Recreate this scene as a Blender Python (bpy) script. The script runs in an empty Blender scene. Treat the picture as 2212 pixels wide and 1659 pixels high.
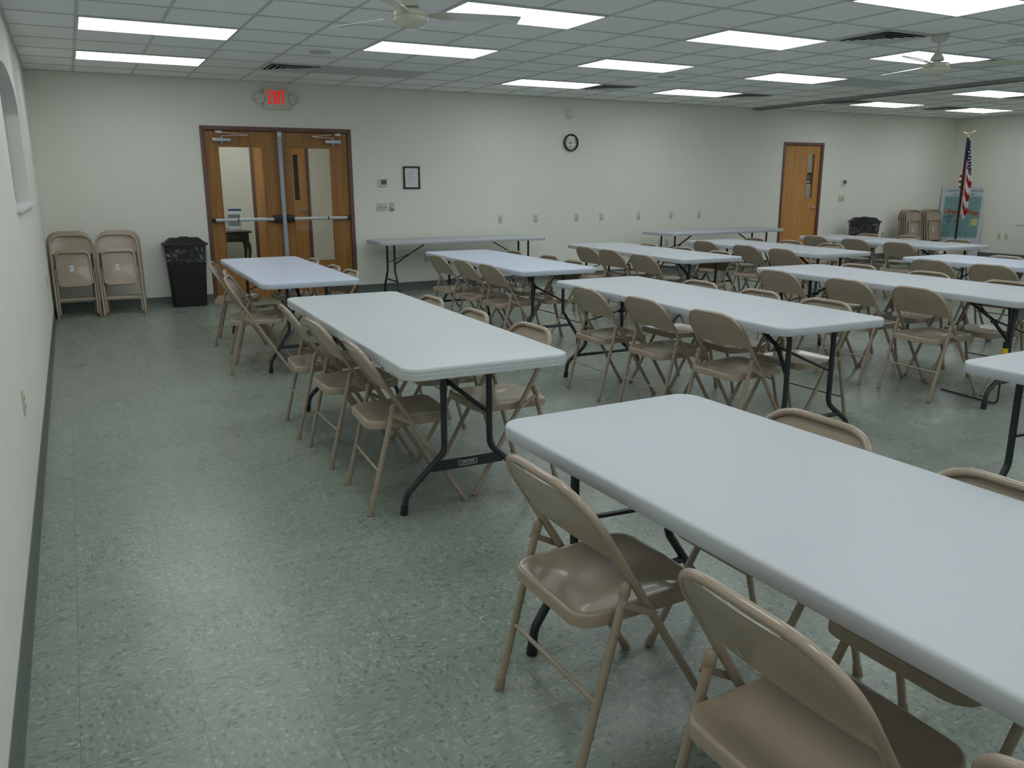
import bpy, bmesh, math, random
from mathutils import Vector, Matrix
random.seed(7)
PI = math.pi
scn = bpy.context.scene
COL = scn.collection

# ---------------------------------------------------------------- camera, world, exposure
YAW, PITCH, ROLL, FPX = 0.48816, -0.23970, -0.00372, 1758.51
CAM = Vector((0.2825, -7.4846, 1.4515))
def cam_axes():
    cy, sy, cp, sp, cr, sr = math.cos(YAW), math.sin(YAW), math.cos(PITCH), math.sin(PITCH), math.cos(ROLL), math.sin(ROLL)
    f = Vector((sy*cp, cy*cp, sp)); r = Vector((cy, -sy, 0)); u = r.cross(f)
    return cr*r + sr*u, -sr*r + cr*u, f
cd = bpy.data.cameras.new('camera'); cam = bpy.data.objects.new('camera', cd); COL.objects.link(cam)
r_, u_, f_ = cam_axes()
cam.matrix_world = Matrix(((r_.x, u_.x, -f_.x, CAM.x), (r_.y, u_.y, -f_.y, CAM.y), (r_.z, u_.z, -f_.z, CAM.z), (0, 0, 0, 1)))
cd.sensor_width = 36.0; cd.lens = FPX/2212*36.0; cd.clip_start = 0.02; cd.clip_end = 100
scn.camera = cam
w = bpy.data.worlds.new('world'); scn.world = w; w.use_nodes = True
w.node_tree.nodes['Background'].inputs[0].default_value = (0.02, 0.022, 0.025, 1)
scn.view_settings.view_transform = 'Standard'; scn.view_settings.look = 'None'
scn.view_settings.gamma = 1; scn.view_settings.use_curve_mapping = False
scn.view_settings.exposure = 0.0
scn.cycles.use_denoising = True
LIGHT = 4.65                       # radiance of the ceiling diffusers

# ---------------------------------------------------------------- room numbers
H = 2.722; BACK = 3.566; RIGHT = 16.44; FRONT = -12.6; G = 0.6096; GX = 0.4955
HOLE1 = (1.806, 3.72, 2.18)        # double door frame outer
HOLE2 = (11.65, 12.666, 2.18)      # single door

# ---------------------------------------------------------------- materials
def lin(r, g, b):
    f = lambda c: c/12.92 if c <= .04045 else ((c+.055)/1.055)**2.4
    return (f(r/255), f(g/255), f(b/255), 1)
def mat(name, col, rough=.5, metal=0, noise=0, nscale=40, bump=0, bscale=200, spec=.5, coat=0):
    m = bpy.data.materials.new(name); m.use_nodes = True
    nt = m.node_tree; b = nt.nodes['Principled BSDF']
    c = col if len(col) == 4 else (*col, 1)
    b.inputs['Base Color'].default_value = c; b.inputs['Roughness'].default_value = rough
    b.inputs['Metallic'].default_value = metal; b.inputs['Specular IOR Level'].default_value = spec
    b.inputs['Coat Weight'].default_value = coat
    tc = nt.nodes.new('ShaderNodeTexCoord')
    if noise:
        n = nt.nodes.new('ShaderNodeTexNoise'); n.inputs['Scale'].default_value = nscale; n.inputs['Detail'].default_value = 4
        nt.links.new(tc.outputs['Object'], n.inputs['Vector'])
        mx = nt.nodes.new('ShaderNodeMix'); mx.data_type = 'RGBA'
        mx.inputs[6].default_value = tuple(x*(1-noise) for x in c[:3])+(1,); mx.inputs[7].default_value = tuple(min(1, x*(1+noise)) for x in c[:3])+(1,)
        nt.links.new(n.outputs['Fac'], mx.inputs[0]); nt.links.new(mx.outputs[2], b.inputs['Base Color'])
    if bump:
        n = nt.nodes.new('ShaderNodeTexNoise'); n.inputs['Scale'].default_value = bscale; n.inputs['Detail'].default_value = 3
        nt.links.new(tc.outputs['Object'], n.inputs['Vector'])
        bp = nt.nodes.new('ShaderNodeBump'); bp.inputs['Strength'].default_value = bump; bp.inputs['Distance'].default_value = .002
        nt.links.new(n.outputs['Fac'], bp.inputs['Height']); nt.links.new(bp.outputs[0], b.inputs['Normal'])
    return m
def emis(name, col, s):
    m = bpy.data.materials.new(name); m.use_nodes = True; nt = m.node_tree
    b = nt.nodes['Principled BSDF']; b.inputs['Base Color'].default_value = (.8, .8, .8, 1)
    b.inputs['Emission Color'].default_value = (*col, 1); b.inputs['Emission Strength'].default_value = s
    return m
M = {}
M['wall'] = mat('wall_paint', (.80, .80, .725), .75, noise=.03, nscale=2, bump=.25, bscale=90)
M['wall2'] = mat('vestibule_paint', (.84, .78, .69), .75, noise=.03, nscale=2)
M['tile'] = mat('ceiling_tile', (.93, .95, .94), .9, noise=.05, nscale=180, bump=.12, bscale=160)
M['tee'] = mat('ceiling_tee', (.60, .62, .605), .5)
M['beam'] = mat('partition_track', (.33, .34, .33), .5)
M['cove'] = mat('vinyl_cove_base', (.115, .135, .12), .45, noise=.05, nscale=8)
M['plate'] = mat('ivory_plastic', (.62, .60, .48), .35)
M['slot'] = mat('slot_dark', (.05, .045, .035), .5)
M['white'] = mat('white_plastic', (.72, .74, .74), .4)
M['grey'] = mat('brushed_grey', (.42, .44, .46), .35, .85)
M['alum'] = mat('aluminium_bar', (.50, .53, .56), .38, .7)
M['post'] = mat('painted_post', (.36, .40, .45), .45, .2)
M['black'] = mat('black_plastic', (.012, .012, .014), .4)
M['bin'] = mat('bin_plastic', (.006, .006, .008), .5, bump=.3, bscale=120)
M['frame'] = mat('brown_frame_paint', (.155, .075, .055), .45)
M['beige'] = mat('beige_enamel', (.355, .284, .214), .22, noise=.03, nscale=6, coat=.15)
M['beigecap'] = mat('beige_foot_cap', (.30, .235, .165), .5)
M['rivet'] = mat('rivet', (.38, .32, .24), .3, .3)
M['top'] = mat('white_table_top', (.51, .545, .585), .42, noise=.03, nscale=3.2, bump=.12, bscale=420)
M['top2'] = mat('ivory_table_top', (.565, .60, .62), .42, noise=.03, nscale=3.2, bump=.12, bscale=420)
M['top3'] = mat('cool_white_table_top', (.56, .62, .73), .42, noise=.03, nscale=3.2, bump=.12, bscale=420)
M['leg'] = mat('charcoal_powder_coat', (.022, .026, .034), .36, bump=.2, bscale=300)
M['steel2'] = mat('blue_grey_powder_coat', (.07, .085, .105), .32)
M['fan'] = mat('cream_fan_enamel', (.60, .60, .50), .22, coat=.3)
M['gold'] = mat('gold_finial', (.75, .66, .42), .25, .8)
M['red'] = mat('flag_red', (.36, .012, .02), .8)
M['blue'] = mat('flag_blue', (.012, .018, .12), .8)
M['fwhite'] = mat('flag_white', (.72, .72, .68), .8)
M['pole'] = mat('dark_pole', (.018, .010, .008), .35)
M['paper'] = mat('paper', (.70, .73, .76), .6)
M['ink'] = mat('ink', (.07, .08, .09), .7)
M['board'] = mat('map_board', (.55, .60, .68), .5)
M['teal'] = mat('map_teal', (.20, .36, .36), .6, noise=.12, nscale=9)
M['orange'] = mat('map_orange', (.42, .17, .10), .6, noise=.25, nscale=14)
M['mblue'] = mat('map_blue', (.14, .24, .33), .6, noise=.2, nscale=14)
M['yellow'] = mat('map_yellow', (.62, .60, .22), .6)
M['yplug'] = mat('yellow_plug', (.70, .45, .02), .5)
M['louver'] = mat('louver_grey', (.62, .65, .64), .5)
M['vdark'] = mat('vent_dark', (.006, .006, .006), .9)
M['lcd'] = mat('thermostat_screen', (.10, .115, .08), .3)
M['antique'] = mat('dark_walnut', (.022, .012, .008), .35, noise=.3, nscale=30)
M['galv'] = mat('galvanised_box', (.22, .25, .23), .5, .4)
M['perf'] = mat('return_panel', (.60, .63, .61), .8, noise=.2, nscale=400)
M['reveal'] = mat('window_shutter', (.42, .46, .52), .5)
M['light'] = emis('lit_diffuser', (.93, .98, 1.0), LIGHT)
M['exit'] = emis('exit_red', (1.0, .015, .01), .55); M['exit'].node_tree.nodes['Principled BSDF'].inputs['Base Color'].default_value = (.25, .01, .01, 1)
M['exitbox'] = mat('exit_housing', (.64, .61, .52), .45)
M['lamphead'] = mat('lamp_head', (.62, .64, .60), .3)

def wood(name, c1, c2, rough=.4, s=(34, 34, 1.2)):
    m = bpy.data.materials.new(name); m.use_nodes = True; nt = m.node_tree; b = nt.nodes['Principled BSDF']
    tc = nt.nodes.new('ShaderNodeTexCoord'); mp = nt.nodes.new('ShaderNodeMapping')
    mp.inputs['Scale'].default_value = s; nt.links.new(tc.outputs['Object'], mp.inputs[0])
    n = nt.nodes.new('ShaderNodeTexNoise'); n.inputs['Scale'].default_value = 1; n.inputs['Detail'].default_value = 6; n.inputs['Distortion'].default_value = .6
    nt.links.new(mp.outputs[0], n.inputs['Vector'])
    wv = nt.nodes.new('ShaderNodeTexWave'); wv.inputs['Scale'].default_value = .35; wv.inputs['Distortion'].default_value = 9; wv.inputs['Detail'].default_value = 3; wv.inputs['Detail Scale'].default_value = .4
    nt.links.new(mp.outputs[0], wv.inputs['Vector'])
    ad = nt.nodes.new('ShaderNodeMath'); ad.operation = 'MULTIPLY_ADD'; ad.inputs[1].default_value = .18
    nt.links.new(wv.outputs['Fac'], ad.inputs[0]); nt.links.new(n.outputs['Fac'], ad.inputs[2])
    cr = nt.nodes.new('ShaderNodeValToRGB'); cr.color_ramp.elements[0].position = .36; cr.color_ramp.elements[1].position = .85
    cr.color_ramp.elements[0].color = (*c1, 1); cr.color_ramp.elements[1].color = (*c2, 1)
    nt.links.new(ad.outputs[0], cr.inputs[0]); nt.links.new(cr.outputs[0], b.inputs['Base Color'])
    b.inputs['Roughness'].default_value = rough; return m
M['oak'] = wood('dark_oak', (.23, .098, .018), (.42, .195, .045))
M['oak2'] = wood('light_oak', (.42, .19, .048), (.66, .31, .095))

def glass(name, refl=.1, tint=(1, 1, 1)):
    m = bpy.data.materials.new(name); m.use_nodes = True; nt = m.node_tree; nt.nodes.clear()
    o = nt.nodes.new('ShaderNodeOutputMaterial'); t = nt.nodes.new('ShaderNodeBsdfTransparent'); t.inputs[0].default_value = (*tint, 1)
    g = nt.nodes.new('ShaderNodeBsdfGlossy'); g.inputs['Roughness'].default_value = .02
    fr = nt.nodes.new('ShaderNodeFresnel'); fr.inputs[0].default_value = 1.5
    ge = nt.nodes.new('ShaderNodeNewGeometry'); ml = nt.nodes.new('ShaderNodeMath'); ml.operation = 'MULTIPLY'; sb = nt.nodes.new('ShaderNodeMath'); sb.operation = 'SUBTRACT'; sb.inputs[0].default_value = 1
    nt.links.new(ge.outputs['Backfacing'], sb.inputs[1]); nt.links.new(fr.outputs[0], ml.inputs[0]); nt.links.new(sb.outputs[0], ml.inputs[1])
    mx = nt.nodes.new('ShaderNodeMixShader'); nt.links.new(ml.outputs[0], mx.inputs[0]); nt.links.new(t.outputs[0], mx.inputs[1]); nt.links.new(g.outputs[0], mx.inputs[2])
    nt.links.new(mx.outputs[0], o.inputs[0]); return m
M['glass'] = glass('door_glass', tint=(.95, .97, .95))
def film():
    m = bpy.data.materials.new('bin_liner_film'); m.use_nodes = True; nt = m.node_tree; nt.nodes.clear()
    o = nt.nodes.new('ShaderNodeOutputMaterial'); t = nt.nodes.new('ShaderNodeBsdfTransparent')
    g = nt.nodes.new('ShaderNodeBsdfPrincipled'); g.inputs['Base Color'].default_value = (.55, .57, .57, 1); g.inputs['Roughness'].default_value = .18
    tc = nt.nodes.new('ShaderNodeTexCoord'); n = nt.nodes.new('ShaderNodeTexNoise'); n.inputs['Scale'].default_value = 9; n.inputs['Detail'].default_value = 5; n.inputs['Distortion'].default_value = 1.6
    nt.links.new(tc.outputs['Object'], n.inputs['Vector'])
    cr = nt.nodes.new('ShaderNodeValToRGB'); cr.color_ramp.elements[0].position = .52; cr.color_ramp.elements[1].position = .70
    cr.color_ramp.elements[0].color = (.02, .02, .02, 1); cr.color_ramp.elements[1].color = (.38, .38, .38, 1)
    nt.links.new(n.outputs['Fac'], cr.inputs[0])
    bp = nt.nodes.new('ShaderNodeBump'); bp.inputs['Strength'].default_value = 1; bp.inputs['Distance'].default_value = .02
    nt.links.new(n.outputs['Fac'], bp.inputs['Height']); nt.links.new(bp.outputs[0], g.inputs['Normal'])
    mx = nt.nodes.new('ShaderNodeMixShader'); nt.links.new(cr.outputs[0], mx.inputs[0]); nt.links.new(t.outputs[0], mx.inputs[1]); nt.links.new(g.outputs[0], mx.inputs[2])
    nt.links.new(mx.outputs[0], o.inputs[0]); return m
M['film'] = film()

def floor_mat():
    m = bpy.data.materials.new('vinyl_composition_tile'); m.use_nodes = True; nt = m.node_tree; N = nt.nodes; L = nt.links
    b = N['Principled BSDF']
    def math_(op, a=None, bb=None, c=None):
        n = N.new('ShaderNodeMath'); n.operation = op
        for i, v in enumerate((a, bb, c)):
            if v is None: continue
            if isinstance(v, (int, float)): n.inputs[i].default_value = v
            else: L.new(v, n.inputs[i])
        return n.outputs[0]
    tc = N.new('ShaderNodeTexCoord'); sp = N.new('ShaderNodeSeparateXYZ'); L.new(tc.outputs['Object'], sp.inputs[0])
    S = .3048
    u = math_('DIVIDE', math_('SUBTRACT', sp.outputs[0], .145-S*40), S)
    v = math_('DIVIDE', math_('SUBTRACT', sp.outputs[1], -5.056-S*60), S)
    iu = math_('FLOOR', u); iv = math_('FLOOR', v); fu = math_('FRACT', u); fv = math_('FRACT', v)
    par = math_('MODULO', math_('ADD', iu, iv), 2)
    sx = math_('MULTIPLY_ADD', par, 1.0, 0.0)
    # streak direction quarter-turned from tile to tile
    ca = N.new('ShaderNodeCombineXYZ'); L.new(math_('MULTIPLY', sp.outputs[0], 62), ca.inputs[0]); L.new(math_('MULTIPLY', sp.outputs[1], 130), ca.inputs[1]); L.new(math_('MULTIPLY', iu, 3.7), ca.inputs[2])
    cb = N.new('ShaderNodeCombineXYZ'); L.new(math_('MULTIPLY', sp.outputs[0], 118), cb.inputs[0]); L.new(math_('MULTIPLY', sp.outputs[1], 66), cb.inputs[1]); L.new(math_('MULTIPLY', iv, 2.9), cb.inputs[2])
    mv = N.new('ShaderNodeMix'); mv.data_type = 'VECTOR'; L.new(sx, mv.inputs[0]); L.new(ca.outputs[0], mv.inputs[4]); L.new(cb.outputs[0], mv.inputs[5])
    vo = N.new('ShaderNodeTexVoronoi'); vo.inputs['Scale'].default_value = 1.0; L.new(mv.outputs[1], vo.inputs['Vector'])
    sc = N.new('ShaderNodeSeparateColor'); L.new(vo.outputs['Color'], sc.inputs[0])
    cr = N.new('ShaderNodeValToRGB'); e = cr.color_ramp.elements
    cr.color_ramp.interpolation = 'CONSTANT'
    cols = [(0, (.135, .168, .142)), (.07, (.205, .245, .205)), (.42, (.230, .270, .225)), (.68, (.190, .236, .200)), (.85, (.270, .303, .250)), (.955, (.33, .345, .285))]
    while len(e) < len(cols): e.new(.5)
    for i, (p, c) in enumerate(cols): e[i].position = p; e[i].color = (*c, 1)
    L.new(sc.outputs[0], cr.inputs[0])
    # broad wear and per-tile tone
    wn = N.new('ShaderNodeTexWhiteNoise'); wn.noise_dimensions = '2D'; cc = N.new('ShaderNodeCombineXYZ'); L.new(iu, cc.inputs[0]); L.new(iv, cc.inputs[1]); L.new(cc.outputs[0], wn.inputs['Vector'])
    nz = N.new('ShaderNodeTexNoise'); nz.inputs['Scale'].default_value = .9; nz.inputs['Detail'].default_value = 5; L.new(tc.outputs['Object'], nz.inputs['Vector'])
    tone = math_('ADD', math_('MULTIPLY_ADD', wn.outputs['Value'], .07, .91), math_('MULTIPLY', nz.outputs['Fac'], .20))
    # joints
    du = math_('MINIMUM', fu, math_('SUBTRACT', 1, fu)); dv = math_('MINIMUM', fv, math_('SUBTRACT', 1, fv))
    j = math_('LESS_THAN', math_('MINIMUM', du, dv), .0030)
    tone2 = math_('MULTIPLY', tone, math_('SUBTRACT', 1, math_('MULTIPLY', j, .45)))
    mx = N.new('ShaderNodeVectorMath'); mx.operation = 'SCALE'; L.new(cr.outputs[0], mx.inputs[0]); L.new(tone2, mx.inputs[3])
    L.new(mx.outputs[0], b.inputs['Base Color'])
    n2 = N.new('ShaderNodeTexNoise'); n2.inputs['Scale'].default_value = 3; n2.inputs['Detail'].default_value = 6; L.new(tc.outputs['Object'], n2.inputs['Vector'])
    L.new(math_('MULTIPLY_ADD', n2.outputs['Fac'], .22, .17), b.inputs['Roughness'])
    n3 = N.new('ShaderNodeTexNoise'); n3.inputs['Scale'].default_value = 14; n3.inputs['Detail'].default_value = 3; L.new(tc.outputs['Object'], n3.inputs['Vector'])
    bp = N.new('ShaderNodeBump'); bp.inputs['Strength'].default_value = .25; bp.inputs['Distance'].default_value = .004
    L.new(n3.outputs['Fac'], bp.inputs['Height']); L.new(bp.outputs[0], b.inputs['Normal'])
    return m
M['floor'] = floor_mat()

# ---------------------------------------------------------------- mesh helpers
def finish(bm, name, mats, parent=None, smooth=35, loc=None, rot=None):
    bmesh.ops.recalc_face_normals(bm, faces=bm.faces)
    me = bpy.data.meshes.new(name); bm.to_mesh(me); bm.free()
    for m in (mats if isinstance(mats, (list, tuple)) else [mats]): me.materials.append(m if not isinstance(m, str) else M[m])
    if smooth:
        me.shade_smooth(); me.set_sharp_from_angle(angle=math.radians(smooth))
    o = bpy.data.objects.new(name, me); COL.objects.link(o)
    if parent: o.parent = parent
    if loc: o.location = loc
    if rot: o.rotation_euler = rot
    return o
def box(bm, x0, x1, y0, y1, z0, z1, mi=0, bev=0):
    vs = [bm.verts.new((x, y, z)) for x in (x0, x1) for y in (y0, y1) for z in (z0, z1)]
    fs = [bm.faces.new([vs[i] for i in q]) for q in ((0, 1, 3, 2), (4, 6, 7, 5), (0, 4, 5, 1), (2, 3, 7, 6), (0, 2, 6, 4), (1, 5, 7, 3))]
    for f in fs: f.material_index = mi
    if bev:
        es = list({e for f in fs for e in f.edges})
        r = bmesh.ops.bevel(bm, geom=es, offset=bev, segments=2, profile=.5, affect='EDGES')
        for f in r['faces']: f.material_index = mi
    return fs
def fillet(pts, rad, n=6):
    pts = [Vector(p) for p in pts]; rr = rad if isinstance(rad, (list, tuple)) else [rad]*len(pts)
    out = [pts[0]]
    for i in range(1, len(pts)-1):
        a, b, c = pts[i-1], pts[i], pts[i+1]; d1 = (a-b).normalized(); d2 = (c-b).normalized()
        ang = d1.angle(d2); t = min(rr[i]/math.tan(ang/2), (a-b).length*.49, (c-b).length*.49) if rr[i] else 0
        if t <= 1e-6: out.append(b); continue
        p0 = b+d1*t; p1 = b+d2*t
        for k in range(n+1):
            s = k/n; out.append(p0*(1-s)**2 + b*2*s*(1-s) + p1*s*s)
    out.append(pts[-1]); return out
def tube(bm, pts, r, n=10, caps=True, mi=0, radii=None, flat=1.0):
    pts = [Vector(p) for p in pts]; rings = []
    t0 = (pts[1]-pts[0]).normalized(); nrm = t0.orthogonal().normalized()
    prev = t0
    for i, p in enumerate(pts):
        if i == 0: t = t0
        elif i == len(pts)-1: t = (pts[i]-pts[i-1]).normalized()
        else: t = ((pts[i+1]-p).normalized()+(p-pts[i-1]).normalized()).normalized()
        q = prev.rotation_difference(t); nrm = (q @ nrm); nrm = (nrm - t*nrm.dot(t)).normalized(); prev = t
        bn = t.cross(nrm); rr = radii[i] if radii else r
        rings.append([bm.verts.new(p + nrm*math.cos(2*PI*k/n)*rr + bn*math.sin(2*PI*k/n)*rr*flat) for k in range(n)])
    for a, b in zip(rings, rings[1:]):
        for k in range(n):
            f = bm.faces.new((a[k], a[(k+1) % n], b[(k+1) % n], b[k])); f.material_index = mi
    if caps:
        for rg in (rings[0][::-1], rings[-1]):
            f = bm.faces.new(rg); f.material_index = mi
def bar(bm, a, b, wdt, thk, up=(0, 0, 1), mi=0):
    a, b = Vector(a), Vector(b); t = (b-a).normalized(); s = t.cross(Vector(up)).normalized(); u = s.cross(t)
    vs = []
    for p in (a, b):
        for i, j in ((-1, -1), (1, -1), (1, 1), (-1, 1)): vs.append(bm.verts.new(p + s*i*wdt/2 + u*j*thk/2))
    for q in ((0, 1, 2, 3), (7, 6, 5, 4), (0, 4, 5, 1), (1, 5, 6, 2), (2, 6, 7, 3), (3, 7, 4, 0)):
        bm.faces.new([vs[k] for k in q]).material_index = mi
def disc(bm, c, r, axis, h, n=14, mi=0, r2=None):
    a = Vector(axis).normalized(); tube(bm, [Vector(c), Vector(c)+a*h], r, n, True, mi, radii=[r, r if r2 is None else r2])
def rrect(hx, hy, r, n=6, cx=0, cy=0):
    out = []
    for qx, qy, a0 in ((1, 1, 0), (-1, 1, 90), (-1, -1, 180), (1, -1, 270)):
        for k in range(n+1):
            a = math.radians(a0+90*k/n); out.append((cx+qx*(hx-r)+r*math.cos(a), cy+qy*(hy-r)+r*math.sin(a)))
    return out
def loft(bm, rings, closed=True, cap0=False, cap1=False, mi=0):
    R = [[bm.verts.new(p) for p in rg] for rg in rings]; n = len(R[0])
    for a, b in zip(R, R[1:]):
        for k in range(n if closed else n-1):
            bm.faces.new((a[k], a[(k+1) % n], b[(k+1) % n], b[k])).material_index = mi
    if cap0: bm.faces.new(R[0][::-1]).material_index = mi
    if cap1: bm.faces.new(R[-1]).material_index = mi
    return R
def lathe(bm, prof, c=(0, 0, 0), n=24, mi=0, axis='Z'):
    rings = []
    for r, z in prof:
        rg = []
        for k in range(n):
            a = 2*PI*k/n; p = (r*math.cos(a), r*math.sin(a), z)
            if axis == 'Y': p = (p[0], -p[2], p[1])     # faces -Y
            rg.append((c[0]+p[0], c[1]+p[1], c[2]+p[2]))
        rings.append(rg)
    loft(bm, rings, True, True, True, mi)
def text_mesh(name, s, size, mtl, parent, loc, rot, depth=.0008, sx=1.0, align='CENTER'):
    c = bpy.data.curves.new(name, 'FONT'); c.body = s; c.size = size; c.extrude = depth; c.align_x = align; c.align_y = 'CENTER'; c.resolution_u = 2
    t = bpy.data.objects.new(name+'_tmp', c); COL.objects.link(t)
    bpy.context.view_layer.update()
    dg = bpy.context.evaluated_depsgraph_get(); me = bpy.data.meshes.new_from_object(t.evaluated_get(dg))
    bpy.data.objects.remove(t); bpy.data.curves.remove(c)
    me.name = name; me.materials.clear(); me.materials.append(M[mtl])
    o = bpy.data.objects.new(name, me); COL.objects.link(o); o.parent = parent; o.location = loc; o.rotation_euler = rot; o.scale = (sx, 1, 1)
    return o
def thing(name, label, cat, loc=(0, 0, 0), rz=0, group=None):
    o = bpy.data.objects.new(name, None); COL.objects.link(o); o.empty_display_size = .1
    o.location = loc; o.rotation_euler = (0, 0, rz); tag(o, label, cat, group); return o
def tag(o, label, cat, group=None):
    o['label'] = label; o['category'] = cat
    if group: o['group'] = group
    return o
def struct(o): o['kind'] = 'structure'; return o
def dup(root, label, loc, rz=0, group=None, rx=0):
    def rec(o, p):
        c = o.copy(); COL.objects.link(c)
        if p: c.parent = p; c.matrix_parent_inverse = o.matrix_parent_inverse.copy()
        for ch in list(o.children): rec(ch, c)
        return c
    r = rec(root, None); r.location = loc; r.rotation_euler = (rx, 0, rz); r['label'] = label
    if group: r['group'] = group
    return r

# ---------------------------------------------------------------- room shell
bm = bmesh.new(); box(bm, -.4, RIGHT+.2, FRONT-.2, BACK+3.2, -.1, 0)
struct(finish(bm, 'floor', 'floor', smooth=0))
T = .14
bm = bmesh.new()
xs = [-.4, HOLE1[0]+.02, HOLE1[1]-.02, HOLE2[0]+.02, HOLE2[1]-.02, RIGHT+.2]
for i in (0, 2, 4): box(bm, xs[i], xs[i+1], BACK, BACK+T, 0, H+.3)
for h, a, b in ((HOLE1[2]-.02, xs[1], xs[2]), (HOLE2[2]-.02, xs[3], xs[4])): box(bm, a, b, BACK, BACK+T, h, H+.3)
struct(finish(bm, 'wall_back', 'wall', smooth=0))
bm = bmesh.new(); box(bm, RIGHT, RIGHT+T, FRONT, BACK, 0, H+.3); struct(finish(bm, 'wall_right', 'wall', smooth=0))
bm = bmesh.new(); box(bm, 0, RIGHT, FRONT-T, FRONT, 0, H+.3); struct(finish(bm, 'wall_front', 'wall', smooth=0))
# left wall with the arched recess
JY0, JY1, SILL, SPR, RISE = -1.57, .75, 1.325, 2.04, .235
bm = bmesh.new()
box(bm, -.25, 0, FRONT, JY0, 0, H+.3); box(bm, -.25, 0, JY1, BACK, 0, H+.3); box(bm, -.25, 0, JY0, JY1, 0, SILL-.03)
NA = 28; arc = [(JY0+(JY1-JY0)*(k/NA)) for k in range(NA+1)]; yc = (JY0+JY1)/2; hw = (JY1-JY0)/2
az = [SPR+RISE*math.sqrt(max(0, 1-((y-yc)/hw)**2)) for y in arc]
rings = []
for x in (0, -.25): rings.append([(x, y, z) for y, z in zip(arc, az)])
rings = [[(0, y, H+.3) for y in arc], rings[0], rings[1]]
loft(bm, rings, closed=False)
struct(finish(bm, 'wall_left', 'wall', smooth=30))
bm = bmesh.new(); box(bm, -.15, -.13, JY0-.02, JY1+.02, SILL, SPR+RISE+.05)
for y in (JY0+.02, yc-.02, JY1-.06): box(bm, -.13, -.105, y, y+.04, SILL, SPR+.02)
struct(finish(bm, 'window_1', 'reveal', smooth=0))
bm = bmesh.new(); box(bm, -.13, .028, JY0-.015, JY1+.04, SILL-.03, SILL, bev=.004)
struct(finish(bm, 'trim_1', 'white', smooth=30))

def cove_profile(bm, p0, p1, nrm):
    p0, p1, n = Vector(p0), Vector(p1), Vector(nrm); pr = [(0, .102), (.004, .102), (.005, .02), (.009, .008), (.016, .001), (.016, 0), (0, 0)]
    loft(bm, [[p + n*a + Vector((0, 0, z)) for a, z in pr] for p in (p0, p1)], True, True, True)
bm = bmesh.new()
for a, b in ((0, HOLE1[0]), (HOLE1[1], HOLE2[0]), (HOLE2[1], RIGHT)): cove_profile(bm, (a, BACK, 0), (b, BACK, 0), (0, -1, 0))
struct(finish(bm, 'baseboard_back', 'cove', smooth=50))
bm = bmesh.new(); cove_profile(bm, (0, FRONT, 0), (0, BACK, 0), (1, 0, 0)); struct(finish(bm, 'baseboard_left', 'cove', smooth=50))
bm = bmesh.new(); cove_profile(bm, (RIGHT, FRONT, 0), (RIGHT, BACK, 0), (-1, 0, 0)); struct(finish(bm, 'baseboard_right', 'cove', smooth=50))

# ceiling: tiles, tees, holes only where fixtures sit on top of the tiles
bm = bmesh.new(); box(bm, -.3, RIGHT+.2, FRONT-.2, BACK+.1, H+.006, H+.10)
struct(finish(bm, 'ceiling', 'tile', smooth=0))
BX0, BX1 = 10.865, 11.06
bm = bmesh.new()
def gx(n): return GX + n*G
xl = [gx(n) for n in range(0, 18) if gx(n) < BX0-.05] + [gx(n+.59) for n in range(17, 27) if BX1+.02 < gx(n+.59) < RIGHT]
for x in xl: box(bm, x-.012, x+.012, FRONT, BACK, H, H+.008)
yl = [m*G for m in range(-20, 6)]
for y in yl:
    if FRONT < y < BACK:
        box(bm, 0, BX0, y-.012, y+.012, H+.001, H+.008); box(bm, BX1, RIGHT, y-.012, y+.012, H+.001, H+.008)
box(bm, 0, .02, FRONT, BACK, H, H+.008); box(bm, 0, RIGHT, BACK-.02, BACK, H, H+.008); box(bm, RIGHT-.02, RIGHT, FRONT, BACK, H, H+.008)
struct(finish(bm, 'trim_2', 'tee', smooth=0))
bm = bmesh.new(); box(bm, BX0, BX1, FRONT, BACK, H-.03, H+.008); box(bm, BX0+.07, BX1-.07, FRONT, BACK, H-.033, H-.029, 1)
struct(finish(bm, 'trim_3', ['beam', 'vdark'], smooth=0))

# vestibule behind the double doors and the passage behind the single door
V0, V1, VY = .9, 4.9, 6.45
bm = bmesh.new(); box(bm, V0-.1, V0, BACK+T, VY, 0, H); box(bm, V1, V1+.1, BACK+T, VY, 0, H)
box(bm, V0-.1, 2.93, VY, VY+.1, 0, H); box(bm, 3.87, V1+.1, VY, VY+.1, 0, H); box(bm, 2.93, 3.87, VY, VY+.1, 2.14, H)
struct(finish(bm, 'wall_vestibule', 'wall2', smooth=0))
bm = bmesh.new(); box(bm, V0-.1, V1+.1, BACK+T, VY+.1, H, H+.1); struct(finish(bm, 'ceiling_vestibule', 'tile', smooth=0))
bm = bmesh.new()
box(bm, 11.0, 11.1, BACK+T, 5.6, 0, H); box(bm, 15.6, 15.7, BACK+T, 5.6, 0, H); box(bm, 11.0, 15.7, 5.6, 5.7, 0, H)
struct(finish(bm, 'wall_passage', 'wall', smooth=0))
bm = bmesh.new(); box(bm, 11.0, 15.7, BACK+T, 5.7, H, H+.1); struct(finish(bm, 'ceiling_passage', 'tile', smooth=0))

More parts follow.
